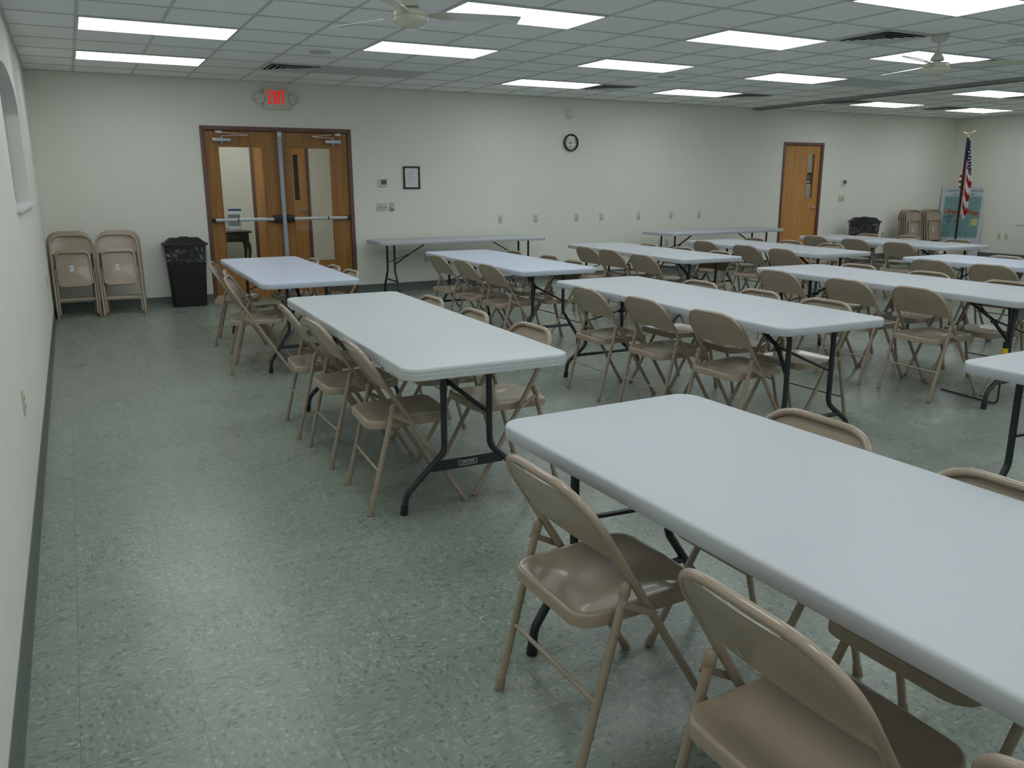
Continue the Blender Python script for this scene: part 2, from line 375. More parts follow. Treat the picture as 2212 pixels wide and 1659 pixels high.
# ---------------------------------------------------------------- doors
def door_frame(x0, x1, zt, wd=.052):
    bm = bmesh.new(); y0, y1 = BACK-.012, BACK+T+.012
    box(bm, x0, x0+wd, y0, y1, 0, zt, bev=.002); box(bm, x1-wd, x1, y0, y1, 0, zt, bev=.002); box(bm, x0+wd, x1-wd, y0, y1, zt-wd, zt, bev=.002)
    box(bm, x0+wd, x0+wd+.016, y0+.075, y1-.02, 0, zt-wd); box(bm, x1-wd-.016, x1-wd, y0+.075, y1-.02, 0, zt-wd); box(bm, x0+wd, x1-wd, y0+.075, y1-.02, zt-wd-.016, zt-wd)
    return bm
d1 = struct(finish(door_frame(*HOLE1), 'door_1', 'frame', smooth=30))
LY0, LY1 = BACK+.018, BACK+.062
def leaf(name, x0, x1, zt, gl, parent, mt, z0=.012):
    gx0, gx1, gz0, gz1 = gl; bm = bmesh.new()
    box(bm, x0, gx0, LY0, LY1, z0, zt); box(bm, gx1, x1, LY0, LY1, z0, zt)
    box(bm, gx0, gx1, LY0, LY1, z0, gz0); box(bm, gx0, gx1, LY0, LY1, gz1, zt)
    o = finish(bm, name, mt, parent, smooth=0)
    bm = bmesh.new(); b = .016
    for a in ((gx0, gx0+b, gz0, gz1), (gx1-b, gx1, gz0, gz1), (gx0+b, gx1-b, gz0, gz0+b), (gx0+b, gx1-b, gz1-b, gz1)):
        box(bm, a[0], a[1], LY0-.006, LY1+.006, a[2], a[3], bev=.003)
    finish(bm, 'glazing_bead', mt, o, smooth=30)
    bm = bmesh.new(); box(bm, gx0+b, gx1-b, (LY0+LY1)/2-.003, (LY0+LY1)/2+.003, gz0+b, gz1-b); finish(bm, 'glass_pane', 'glass', o, smooth=0)
    return o
dl = leaf('door_leaf', 1.862, 2.755, 2.122, (2.003, 2.562, .455, 1.945), d1, 'oak')
dr = leaf('door_leaf', 2.771, 3.664, 2.122, (2.905, 3.447, .455, 1.945), d1, 'oak')
bm = bmesh.new(); box(bm, 2.738, 2.788, LY0-.075, LY0-.01, 0, 2.05, bev=.004); finish(bm, 'center_post', 'post', d1, smooth=30)
bm = bmesh.new(); box(bm, 2.732, 2.794, LY0-.085, LY0-.005, 2.05, 2.126, bev=.004); disc(bm, (2.763, LY0-.085, 2.085), .016, (0, -1, 0), .006); finish(bm, 'post_bracket', 'grey', d1, smooth=30)
def pushbar(x0, x1, big_right, parent):
    yy = LY0
    bm = bmesh.new(); box(bm, x0+.03, x1-.03, yy-.062, yy-.018, 1.010, 1.050, bev=.006)
    pb = finish(bm, 'push_bar', 'alum', parent, smooth=40)
    bm = bmesh.new()
    xb = (x1-.095, x1) if big_right else (x0, x0+.095)
    xc = (x0, x0+.032) if big_right else (x1-.032, x1)
    box(bm, xb[0], xb[1], yy-.072, yy-.0005, .985, 1.082, bev=.014); box(bm, xc[0], xc[1], yy-.064, yy-.0005, 1.003, 1.057, bev=.006)
    xm = x0+.30 if big_right else x1-.30
    box(bm, xm, xm+.014, yy-.0635, yy-.017, 1.008, 1.052)
    finish(bm, 'push_bar_end', 'black', pb, smooth=40)
pushbar(1.872, 2.722, True, dl); pushbar(2.800, 3.640, False, dr)
def closer(x0, x1, sgn, parent):
    bm = bmesh.new(); box(bm, x0, x1, LY0-.060, LY0-.0005, 1.990, 2.035, bev=.005)
    o = finish(bm, 'door_closer', 'grey', parent, smooth=30)
    xm = (x0+x1)/2
    bm = bmesh.new(); disc(bm, (xm, LY0-.03, 2.033), .014, (0, 0, 1), .03); disc(bm, (xm, LY0-.03, 1.97), .011, (0, 0, 1), .022)
    bar(bm, (xm, LY0-.03, 2.060), (xm+sgn*.30, LY0-.15, 2.066), .022, .006); bar(bm, (xm+sgn*.30, LY0-.15, 2.072), (xm+sgn*.02, BACK-.02, 2.100), .016, .006)
    box(bm, xm-sgn*.05-.02, xm-sgn*.05+.06, BACK-.03, BACK-.013, 2.090, 2.122)
    finish(bm, 'closer_arm', 'grey', o, smooth=30)
closer(1.945, 2.165, 1, dl); closer(3.360, 3.570, -1, dr)
# single door
d2 = struct(finish(door_frame(*HOLE2), 'door_2', 'frame', smooth=30))
d2l = leaf('door_leaf', 11.706, 12.610, 2.122, (12.285, 12.485, 1.175, 1.995), d2, 'oak2')
def lever(parent, x, z, y, d=1):
    bm = bmesh.new(); lathe(bm, [(.032, 0), (.032, .006), (.014, .012), (.012, .045), (0.002, .047)], (x, y, z), 18, axis='Y')
    tube(bm, fillet([(x, y-.042, z), (x+d*.03, y-.05, z), (x+d*.115, y-.048, z-.004)], .02), .009, 8)
    finish(bm, 'lever_handle', 'grey', parent, smooth=50)
lever(d2l, 12.535, 1.02, LY0, -1)
for z in (.25, 1.10, 1.88):
    bm = bmesh.new(); disc(bm, (11.703, LY0-.006, z-.05), .008, (0, 0, 1), .10); box(bm, 11.703, 11.725, LY0-.003, LY0-.0002, z-.05, z+.05); finish(bm, 'hinge', 'black', d2, smooth=40)
# vestibule door
bm = bmesh.new(); wv = .05
for a in ((2.93, 2.98, 0, 2.14), (3.82, 3.87, 0, 2.14), (2.98, 3.82, 2.09, 2.14)): box(bm, a[0], a[1], VY-.012, VY+.11, a[2], a[3], bev=.002)
d3 = struct(finish(bm, 'door_3', 'frame', smooth=30))
LY0s, LY1s = LY0, LY1; LY0, LY1 = VY+.01, VY+.05
bm = bmesh.new(); box(bm, 2.98, 3.62, LY0, LY1, .01, 2.09); box(bm, 3.70, 3.82, LY0, LY1, .01, 2.09); box(bm, 3.62, 3.70, LY0, LY1, .01, 1.22); box(bm, 3.62, 3.70, LY0, LY1, 1.95, 2.09)
d3l = finish(bm, 'door_leaf', 'oak2', d3, smooth=0)
bm = bmesh.new(); box(bm, 3.62, 3.70, LY0+.012, LY0+.02, 1.22, 1.95); finish(bm, 'dark_window', 'black', d3l, smooth=0)
lever(d3l, 3.765, 1.05, LY0, -1)
LY0, LY1 = LY0s, LY1s

# ---------------------------------------------------------------- ceiling fixtures
def make_light(label, x, y, first=[None]):
    if first[0] is not None: return dup(first[0], label, (x, y, H))
    t = thing('ceiling_light', label, 'ceiling light', (x, y, H), 0, 'recessed fluorescent ceiling lights')
    bm = bmesh.new()
    for a in ((-G, -G+.022, -G/2, G/2), (G-.022, G, -G/2, G/2), (-G+.022, G-.022, -G/2, -G/2+.022), (-G+.022, G-.022, G/2-.022, G/2)):
        box(bm, a[0], a[1], a[2], a[3], -.006, .005)
    finish(bm, 'frame', 'tee', t, smooth=0)
    bm = bmesh.new(); box(bm, -G+.022, G-.022, -G/2+.022, G/2-.022, -.003, .004); finish(bm, 'diffuser', 'light', t, smooth=0)
    first[0] = t; return t
cn = {0: 'first', 4: 'second', 8: 'third', 12: 'fourth', 18.59: 'fifth', 22.59: 'sixth'}
inview = {(0, 0): 'nearer of its two', (0, 3): 'farther, close to the exit wall', (4, 0): 'just beyond the nearer fan', (4, -3): 'crossed by a fan blade',
          (8, 3): 'farthest of four', (8, 0): 'third nearest', (8, -3): 'second nearest', (8, -6): 'nearest, cut by the top edge',
          (12, 3): 'farthest of three', (12, 0): 'middle of three', (12, -3): 'behind the far fan', (18.59, 3): 'farther of two', (18.59, 0): 'nearer of two, touching right edge', (22.59, 3): 'last one near the flag'}
for (n, m), s in inview.items():
    make_light('lit ceiling light in the %s column from left, %s' % (cn[n], s), gx(n)+G, m*G+G/2)
for n in (0, 4, 8, 12, 18.59, 22.59):
    for m in range(-18, 4, 3):
        if (n, m) in inview or (n, m) == (4, 3) or (n, m) == (0, -3): continue
        make_light('unseen ceiling light added to brighten the vestibule', gx(n)+G, m*G+G/2)
make_light('unseen ceiling light added to brighten the vestibule', gx(0)+G, -3*G+G/2)
make_light('unseen ceiling light added to brighten the vestibule', 2.6, 4.5); make_light('unseen ceiling light added to brighten the vestibule', 2.6, 5.5)  # unseen panels added to brighten the vestibule behind the double doors
make_light('unseen ceiling light added to brighten the vestibule', 13.2, 4.7)

def make_vent(label, x, y, first=[None]):
    if first[0] is not None: return dup(first[0], label, (x, y, H))
    t = thing('ceiling_vent', label, 'air vent', (x, y, H), 0, 'square ceiling air vents')
    h = G/2-.012
    bm = bmesh.new(); box(bm, -h+.03, h-.03, -h+.03, h-.03, -.0005, .004); finish(bm, 'dark_opening', 'vdark', t, smooth=0)
    bm = bmesh.new()
    for a in ((-h, -h+.03, -h, h), (h-.03, h, -h, h), (-h+.03, h-.03, -h, -h+.03), (-h+.03, h-.03, h-.03, h)): box(bm, a[0], a[1], a[2], a[3], -.006, .004)
    finish(bm, 'frame', 'tee', t, smooth=0)
    for k in range(4):
        a = h-.038-k*.060; b = a-.036; bm = bmesh.new()
        rg = []
        for q, z in ((a, -.016), (b, -.001), (b-.003, -.001), (a-.003, -.017)): rg.append([(q, q, z), (-q, q, z), (-q, -q, z), (q, -q, z)])
        loft(bm, rg+[rg[0]], True); finish(bm, 'louver', 'louver', t, smooth=0)
    first[0] = t; return t
vl = [((3, 3), 'above the exit sign'), ((10, 3), 'right of the farthest third column light'), ((10, -4), 'nearest, left of the far fan'), ((14, 3), 'before the dark ceiling track'),
      ((14, -3), 'cut by the right edge of the picture'), ((17.59, 3), 'just beyond the dark ceiling track'), ((21.59, 3), 'farthest, near the flag'), ((20.59, 0), 'at the right edge beyond the track')]
for (n, m), s in vl: make_vent('square ceiling air vent, %s' % s, gx(n)+G/2, m*G+G/2)
for (n, m), s in (((4, 3), 'left of the far lights'), ((14, 0), 'behind the far fan')):
    bm = bmesh.new(); box(bm, gx(n)+.014, gx(n+2)-.014, m*G+.014, m*G+G-.014, H-.003, H+.0055)
    tag(finish(bm, 'return_grille', 'perf', smooth=0), 'darker perforated return air panel in ceiling, %s' % s, 'air vent', 'return air panels')
for (x, y), s in (((gx(3.5), 1.5*G), 'near the exit vent'), ((gx(10.5), 1.5*G), 'between third and fourth light columns'), ((gx(12.55), -4.3*G), 'above the far fan at right edge')):
    t = thing('ceiling_speaker', 'round flush ceiling speaker %s' % s, 'speaker', (x, y, H), 0, 'ceiling speakers')
    bm = bmesh.new(); lathe(bm, [(.105, .006), (.105, -.004), (.095, -.007), (.088, -.004), (.088, .006)], n=32); finish(bm, 'rim', 'tee', t, smooth=50)
    bm = bmesh.new(); lathe(bm, [(.087, .005), (.087, -.002), (.012, -.004), (.0, -.004)], n=32); finish(bm, 'grille', 'perf', t, smooth=50)

def make_fan(label, x, y, angs):
    t = thing('ceiling_fan', label, 'ceiling fan', (x, y, H), 0, 'white ceiling fans')
    bm = bmesh.new(); lathe(bm, [(.035, -.055), (.062, -.045), (.072, -.01), (.072, 0)][::-1]); finish(bm, 'canopy', 'fan', t)
    bm = bmesh.new(); tube(bm, [(0, 0, -.05), (0, 0, -.17)], .0135, 12); finish(bm, 'down_rod', 'fan', t)
    bm = bmesh.new(); lathe(bm, [(.018, -.135), (.03, -.15), (.052, -.185), (.058, -.208), (.05, -.214), (.02, -.214)]); finish(bm, 'coupling_cover', 'fan', t, smooth=50)
    bm = bmesh.new(); lathe(bm, [(.03, -.212), (.03, -.228), (.098, -.232), (.108, -.242), (.110, -.262), (.113, -.266), (.110, -.270), (.108, -.292), (.082, -.318), (.05, -.33), (.035, -.332), (.0, -.334)], n=32)
    mo = finish(bm, 'motor_housing', 'fan', t, smooth=30)
    bm = bmesh.new(); lathe(bm, [(.1145, -.264), (.1155, -.266), (.1145, -.268)], n=32); finish(bm, 'gold_band', 'gold', mo)
    for a in angs:
        ca, sa = math.cos(math.radians(a)), math.sin(math.radians(a)); bm = bmesh.new()
        rows = []
        for s, wl, wr in ((.10, .022, .022), (.16, .030, .030), (.20, .052, .052), (.40, .062, .062), (.66, .068, .068), (.695, .060, .060), (.705, .04, .04)):
            pr = []
            for q, z in ((-wl, .012), (0, .003), (wr, -.012)):
                pr.append((s*ca-q*sa, s*sa+q*ca, -.250+z*min(1, s/.2)))
            rows.append(pr)
        up = [[(p[0], p[1], p[2]+.003) for p in r] for r in rows]
        loft(bm, [a_+b_[::-1] for a_, b_ in zip(rows, up)], True, True, True)
        finish(bm, 'blade', 'fan', t, smooth=40)
make_fan('cream three-blade ceiling fan cut off by the top edge of the picture', 2.27, -2.43, (350, 114, 230))
make_fan('cream three-blade ceiling fan hanging in front of far lights at right', 7.25, -2.45, (198, 78, 318))

# ---------------------------------------------------------------- wall fixtures (on the back wall, facing -Y)
def on_wall(name, label, cat, x, z, group=None, y=BACK, rz=0): return thing(name, label, cat, (x, y, z), rz, group)
def plate(bm, hw, hh, d=.006, mi=0): box(bm, -hw, hw, -d, .0, -hh, hh, mi, bev=.002)
def outlet(label, x, z, y=BACK, rz=0, blank=False, first=[None]):
    if first[0] is not None and not blank: return dup(first[0], label, (x, y, z), rz)
    t = thing('wall_outlet', label, 'electrical outlet', (x, y, z), rz, 'ivory wall outlets')
    bm = bmesh.new(); plate(bm, .037, .060); finish(bm, 'cover_plate', 'plate', t, smooth=30)
    if blank: return t
    for s in (-1, 1):
        bm = bmesh.new(); box(bm, -.017, .017, -.0085, -.005, s*.0195-.014, s*.0195+.014, bev=.003)
        rc = finish(bm, 'receptacle', 'plate', t, smooth=30)
        bm = bmesh.new(); box(bm, -.009, -.006, -.0095, -.0084, s*.0195-.003, s*.0195+.007); box(bm, .006, .009, -.0095, -.0084, s*.0195-.003, s*.0195+.007); box(bm, -.0025, .0025, -.0095, -.0084, s*.0195-.010, s*.0195-.005)
        finish(bm, 'slot', 'slot', rc, smooth=0)
    first[0] = t; return t
orders = ['leftmost', 'second', 'third', 'fourth, below and right of the clock', 'fifth', 'sixth', 'rightmost']
for x, s in zip((5.965, 6.571, 7.307, 7.779, 8.508, 9.177, 9.786), orders):
    outlet('ivory outlet on back wall, %s of the row of seven' % s if ',' not in s else 'ivory outlet on back wall, %s' % s, x, .955)
outlet('low ivory outlet right of a blank plate, under far wall table', 9.104, .50)
outlet('low blank plate left of an outlet, under far wall table', 8.977, .50, blank=True)
outlet('low ivory outlet under the long table beside the double doors', 4.764, .43)
outlet('low outlet between the far trash bin and folded chairs', 14.50, .47)
outlet('ivory outlet on left wall close to the camera', -.0, -.0 + .515, y=-3.34, rz=PI/2).location.x = 0
outlet('ivory outlet on left wall beside the leftmost folded chairs', 0, .51, y=1.98, rz=PI/2)
outlet('ivory outlet on right wall, left of a blank plate', RIGHT, .44, y=2.40, rz=-PI/2)
outlet('blank plate on right wall, right of an outlet', RIGHT, .44, y=2.26, rz=-PI/2, blank=True)
def switch(label, x, z, gang=3):
    t = on_wall('light_switch', label, 'light switch', x, z, 'ganged wall light switches')
    bm = bmesh.new(); plate(bm, .0815 if gang == 3 else .06, .057); finish(bm, 'cover_plate', 'plate', t, smooth=30)
    for k in range(3):
        px = (k-1)*.046; bm = bmesh.new(); box(bm, px-.005, px+.005, -.018, -.005, -.002, .010, bev=.001)
        tg = finish(bm, 'toggle', 'plate', t, smooth=0)
        bm = bmesh.new(); box(bm, px-.0065, px+.0065, -.0068, -.0058, -.014, .014); 
        for s in (-1, 1): disc(bm, (px, -.0055, s*.030), .003, (0, -1, 0), .0015, 8)
        finish(bm, 'toggle_slot', 'slot', tg, smooth=0)
switch('ivory triple light switch right of the double doors', 4.12, 1.163); switch('ivory triple light switch right of the single door', 13.24, 1.18)
t = on_wall('dimmer_knob', 'steel plate with round dimmer knob beside the left light switch', 'dimmer', 4.260, 1.158)
bm = bmesh.new(); plate(bm, .035, .057); finish(bm, 'cover_plate', 'grey', t, smooth=30)
bm = bmesh.new(); lathe(bm, [(.021, .006), (.020, .018), (.017, .022), (0, .022)], axis='Y'); finish(bm, 'knob', 'alum', t)
bm = bmesh.new(); box(bm, -.03, .03, -.0072, -.0058, .044, .052); finish(bm, 'name_strip', 'slot', t, smooth=0)
def thermostat(label, x, z, scr):
    t = on_wall('thermostat', label, 'thermostat', x, z, 'wall thermostats')
    bm = bmesh.new(); box(bm, -.058, .058, -.028, 0, -.055, .055, bev=.006); h = finish(bm, 'housing', 'white', t, smooth=40)
    bm = bmesh.new(); box(bm, -.040, .042, -.0288, -.0275, -.030, .036); finish(bm, 'screen', scr, h, smooth=0)
thermostat('white thermostat with grey-green screen, left of the framed notice', 4.148, 1.493, 'lcd'); thermostat('white thermostat with dark screen beside the single door', 13.265, 1.48, 'ink')
t = on_wall('picture_frame', 'black framed notice on back wall above the left wall table', 'framed notice', 4.567, 1.557)
bm = bmesh.new()
for a in ((-.123, -.100, -.154, .154), (.100, .123, -.154, .154), (-.100, .100, -.154, -.131), (-.100, .100, .131, .154)): box(bm, a[0], a[1], -.02, 0, a[2], a[3], bev=.002)
finish(bm, 'frame', 'black', t, smooth=30)
bm = bmesh.new(); box(bm, -.100, .100, -.008, -.002, -.131, .131); pp = finish(bm, 'paper', 'paper', t, smooth=0)
bm = bmesh.new(); random.seed(3)
box(bm, -.018, .018, -.0085, -.0079, .104, .108)
for k in range(11):
    z = .088-k*.0125; x0 = -.062; x1 = random.uniform(.03, .068)
    if k in (4, 9): x1 = .0
    box(bm, x0, x1, -.0085, -.0079, z-.0016, z+.0012)
finish(bm, 'printed_lines', mat('faint_ink', (.30, .34, .38), .7), pp, smooth=0)
# clock
t = on_wall('wall_clock', 'round black wall clock showing twenty to six', 'clock', 7.175, 2.078)
bm = bmesh.new(); lathe(bm, [(.155, 0), (.162, .012), (.162, .040), (.150, .048), (.137, .044), (.134, .028), (.134, .0)], axis='Y', n=40); finish(bm, 'rim', 'black', t, smooth=35)
bm = bmesh.new(); lathe(bm, [(.136, .008), (.136, .014), (0, .014)], axis='Y', n=40); fc = finish(bm, 'face', mat('clock_face', (.80, .82, .80), .5), t, smooth=35)
for k in range(1, 13):
    a = math.radians(90-30*k); text_mesh('numeral', str(k), .036, 'ink', fc, (.108*math.cos(a), -.0145, .108*math.sin(a)), (PI/2, 0, 0))
def hand(ang, ln, wd):
    a = math.radians(90-ang); bm = bmesh.new(); bar(bm, (-.02*math.cos(a), -.018, -.02*math.sin(a)), (ln*math.cos(a), -.018, ln*math.sin(a)), wd, .0015, (0, 1, 0)); return finish(bm, 'hand', 'black', t, smooth=0)
hand(240, .105, .007); hand(176, .085, .009)
bm = bmesh.new(); lathe(bm, [(.134, .034), (.134, .036), (0, .036)], axis='Y', n=40); finish(bm, 'glass_cover', 'glass', t)
t.scale = (.785, 1, .785)
t = on_wall('smoke_detector', 'white round smoke detector on wall above the clock', 'smoke detector', 7.168, 2.499)
bm = bmesh.new(); lathe(bm, [(.073, 0), (.073, .018), (.066, .022), (.058, .022)], axis='Y', n=32); finish(bm, 'base', 'white', t, smooth=40)
bm = bmesh.new(); lathe(bm, [(.058, .02), (.058, .038), (.046, .050), (0, .052)], axis='Y', n=32); c_ = finish(bm, 'cover', 'white', t, smooth=40)
bm = bmesh.new(); lathe(bm, [(.0585, .026), (.0585, .032)], axis='Y', n=32); disc(bm, (0, -.052, -.012), .005, (0, -1, 0), .001); disc(bm, (0, -.052, .012), .003, (0, -1, 0), .001); finish(bm, 'vent_slot', 'slot', c_, smooth=40)
# exit sign with two emergency lamps
t = on_wall('exit_sign', 'lit red EXIT sign with two emergency lamps above the double doors', 'exit sign', 2.763, 2.520)
bm = bmesh.new(); box(bm, -.160, .160, -.055, 0, -.124, .124, bev=.006); hs = finish(bm, 'housing', 'exitbox', t, smooth=30)
bm = bmesh.new()
def blk(x0, x1, z0, z1): box(bm, x0, x1, -.0585, -.0545, z0, z1)
zt, zb, sw = .100, -.058, .019
ex = -.108; blk(ex, ex+sw, zb, zt); blk(ex+sw, ex+.046, zt-sw, zt); blk(ex+sw, ex+.042, .011, .011+sw); blk(ex+sw, ex+.047, zb, zb+sw)
for (xa, xb_) in ((-.040, .002), (.002, -.040)): bar(bm, (xa, -.0565, zb), (xb_, -.0565, zt), sw, .004, (0, 1, 0))
blk(.024, .024+sw, zb, zt); blk(.052, .106, zt-sw, zt); blk(.070, .070+sw, zb, zt-sw)
finish(bm, 'exit_letters', 'exit', hs, smooth=0)
bm = bmesh.new(); box(bm, -.120, -.064, -.0575, -.0545, -.102, -.070); finish(bm, 'test_label', 'paper', hs, smooth=0)
for s in (-1, 1):
    bm = bmesh.new()
    R0 = Matrix.Rotation(s*.25, 4, 'Z') @ Matrix.Rotation(.12, 4, 'X')
    pr = [(.0, .0), (.035, .004), (.062, .022), (.068, .042), (.064, .052), (.058, .052)]
    rings = [[tuple(Vector((s*.200, -.008, .010)) + R0 @ Vector((r*math.cos(2*PI*k/28), -z, r*math.sin(2*PI*k/28)))) for k in range(28)] for r, z in [(max(r, .001), z) for r, z in pr]]
    loft(bm, rings, True, True, False); lh = finish(bm, 'emergency_lamp', 'exitbox', hs, smooth=40)
    bm = bmesh.new(); rings = [[tuple(Vector((s*.200, -.008, .010)) + R0 @ Vector((r*math.cos(2*PI*k/28), -z, r*math.sin(2*PI*k/28)))) for k in range(28)] for r, z in ((.058, .050), (.04, .055), (.001, .057))]
    loft(bm, rings, True, False, True); finish(bm, 'lens', 'lamphead', lh, smooth=40)

# ---------------------------------------------------------------- folding tables
def make_table(style='B'):
    cool = len(style) > 1; style = style[0]
    groove = style == 'A'
    ua, zb_, fa, zf, fo = {'A': (.113, .27, .300, .095, .318), 'B': (.156, .33, .315, .09, .325), 'C': (.165, .235, .325, .115, .340), 'D': (.190, .30, .335, .09, .345)}[style]
    YN, YF = {'A': (.925, 1.03), 'B': (.98, 1.03), 'C': (1.04, 1.08), 'D': (1.04, 1.06)}[style]
    topm = 'top2' if groove else 'top3' if cool else 'top'
    t = thing('folding_table', 'x', 'table', group='long white folding tables')
    L, W, r, Z = 1.22, .381, .075, .737
    bm = bmesh.new()
    def ring(ins, z, lip=False):
        return [(x, y, z) for x, y in rrect(W-ins, L-ins, max(.01, r-ins), 7)]
    prof = [(.30, Z), (.011, Z), (.006, Z-.001), (.002, Z-.004), (0, Z-.009)]
    if groove: prof += [(0, Z-.018), (.0025, Z-.0195), (0, Z-.021), (0, Z-.034), (.0025, Z-.0355), (0, Z-.037), (.001, Z-.050), (.004, Z-.053), (.03, Z-.053)]
    else: prof += [(.001, Z-.038), (.004, Z-.045), (.012, Z-.047), (.03, Z-.047)]
    prof += [(.034, Z-.018), (.28, Z-.018)]
    loft(bm, [ring(i, z) for i, z in prof], True, True, True)
    finish(bm, 'tabletop', topm, t, smooth=40)
    for e in (-1, 1):
        YE = YN if e < 0 else YF
        for s in (-1, 1):
            bm = bmesh.new(); P = fillet([(s*ua, e*YE, .722), (s*ua, e*YE, zb_), (s*fa, e*YE, zf), (s*fo, e*YE, .004)], [0, .08, .08, 0], 8)
            tube(bm, P, .0145, 12); lg = finish(bm, 'leg', 'leg', t, smooth=60)
            bm = bmesh.new(); tube(bm, [(s*(fo-.006), e*YE, .040), (s*(fo+.0005), e*YE, 0)], .018, 12); finish(bm, 'foot_cap', 'black', lg, smooth=50)
        bm = bmesh.new()
        if groove: bar(bm, (-.178, e*YE, .205), (.178, e*YE, .205), .045, .012, (0, 1, 0))
        else:
            zc = (zb_+zf)/2-.01; xc_ = (ua+fa)/2+.01; tube(bm, [(-xc_, e*YE, zc), (xc_, e*YE, zc)], .0125, 10)
        cb = finish(bm, 'crossbar', 'leg', t, smooth=50)
        if groove and e == -1:
            bm = bmesh.new(); o_ = [(-.042, -.011), (.042, -.011), (.047, .011), (-.047, .011)]
            for k in range(4):
                a, b = o_[k], o_[(k+1) % 4]; bar(bm, (a[0], -YE-.0064, .205+a[1]), (b[0], -YE-.0064, .205+b[1]), .0022, .0006, (0, 1, 0))
            finish(bm, 'logo_outline', 'plate', cb, smooth=0)
            text_mesh('logo_text', 'LIFETIME', .0185, 'plate', cb, (0, -YE-.0065, .205), (PI/2, 0, 0), .0003)
        bm = bmesh.new()
        hg = Vector((0, e*(YE-.24), .53))
        bar(bm, (0, e*(YE-.56), .705), hg, .026, .012); tube(bm, [hg+Vector((-.022, 0, -.004)), hg+Vector((.022, 0, -.004))], .013, 8)
        for s in (-1, 1): bar(bm, hg+Vector((s*.010, 0, 0)), (s*ua, e*YE, .425), .022, .010)
        tube(bm, [(-.02, e*(YE-.56), .715), (.02, e*(YE-.56), .715)], .014, 8)
        finish(bm, 'brace', 'leg', t, smooth=40)
    return t
t1 = {k_: make_table(k_) for k_ in ('B', 'C', 'D', 'Bx', 'Cx')}; t2 = make_table('A')
STYLE = {'T1': 'Bx', 'T3': 'Bx', 'T9': 'Cx', 'WA': 'B', 'N': 'D', 'T10': 'D', 'R': 'B', 'WB': 'B', 'T7': 'B'}
A = -PI/2
TABLES = {  # x, y, angle, label
 'T1': (1.909, -.013, -.029, 'white folding table, first of the back row, before the double doors'),
 'T3': (4.039, -.195, -.036, 'white folding table, second of the back row from the left'),
 'T5': (5.981, .001, -.067, 'white folding table, third of the back row from the left'),
 'T7': (7.63, -.24, -.10, 'white folding table, fourth of the back row from the left'),
 'T8': (9.61, -.30, -.095, 'white folding table, fifth of the back row, before the far trash bin'),
 'T4': (3.842, -3.33, -.035, 'white folding table, second of the middle row from the left'),
 'T6': (5.872, -3.339, -.055, 'white folding table, third of the middle row, with outlet box under it'),
 'T9': (7.944, -3.268, -.01, 'white folding table, fourth of the middle row, cut by the right edge'),
 'T12': (9.93, -3.33, 0, 'white folding table, only a corner showing at the right edge'),
 'N': (1.779, -6.523, .012, 'nearest white folding table filling the lower right foreground'),
 'T10': (3.84, -6.655, 0, 'white folding table at the right edge behind the nearest table'),
 'WA': (5.03, 3.06, A-.03, 'white folding table along the back wall beside the double doors'),
 'WB': (9.45, 2.78, A+.05, 'white folding table along the back wall beside the single door'),
 'R': (15.80, .30, 0, 'white folding table at far right against the right wall')}
used = set()
for k, (x, y, a, lab) in TABLES.items():
    st_ = STYLE.get(k, 'C'); tt_ = t1[st_]
    if st_ not in used: tt_.location = (x, y, 0); tt_.rotation_euler = (0, 0, a); tt_['label'] = lab; used.add(st_)
    else: dup(tt_, lab, (x, y, 0), a)
t2.location = (1.812, -3.293, 0); t2.rotation_euler = (0, 0, -.032); t2['label'] = 'white folding table with ribbed edge and maker plate, first of middle row'

# ---------------------------------------------------------------- folding chairs
HWD = .2165; RT = .0115
SL = .614
def fr(z): return .462-SL*z        # s along the straight front tube at height z
ZT = .775
def seat_mesh(bm, under=False):
    # x forward 0..0.40, y width ; local z top = 0
    def ol(ins):
        out = []
        for x, y in rrect(.200-ins, .193-ins, max(.012, .062-ins), 6, .200, 0):
            f = x/.40; out.append((x, y*(.955+.045*f)))
        return out
    rings = []
    for ins, z in ((.004, -.038), (.0, -.036), (0, -.008), (.002, -.003), (.007, 0), (.016, -.0008), (.035, -.003), (.065, -.0085), (.10, -.012), (.16, -.0135)):
        rings.append([(x, y, z+.010*(x/.40)) for x, y in ol(ins)])
    loft(bm, rings, True, False, True)
    inner = [[(x, y, z+.010*(x/.40)) for x, y in ol(i)] for i, z in ((.004, -.038), (.014, -.038), (.016, -.010), (.05, -.011), (.16, -.0165))]
    loft(bm, inner, True, False, True)
    bmesh.ops.remove_doubles(bm, verts=bm.verts, dist=.0002)
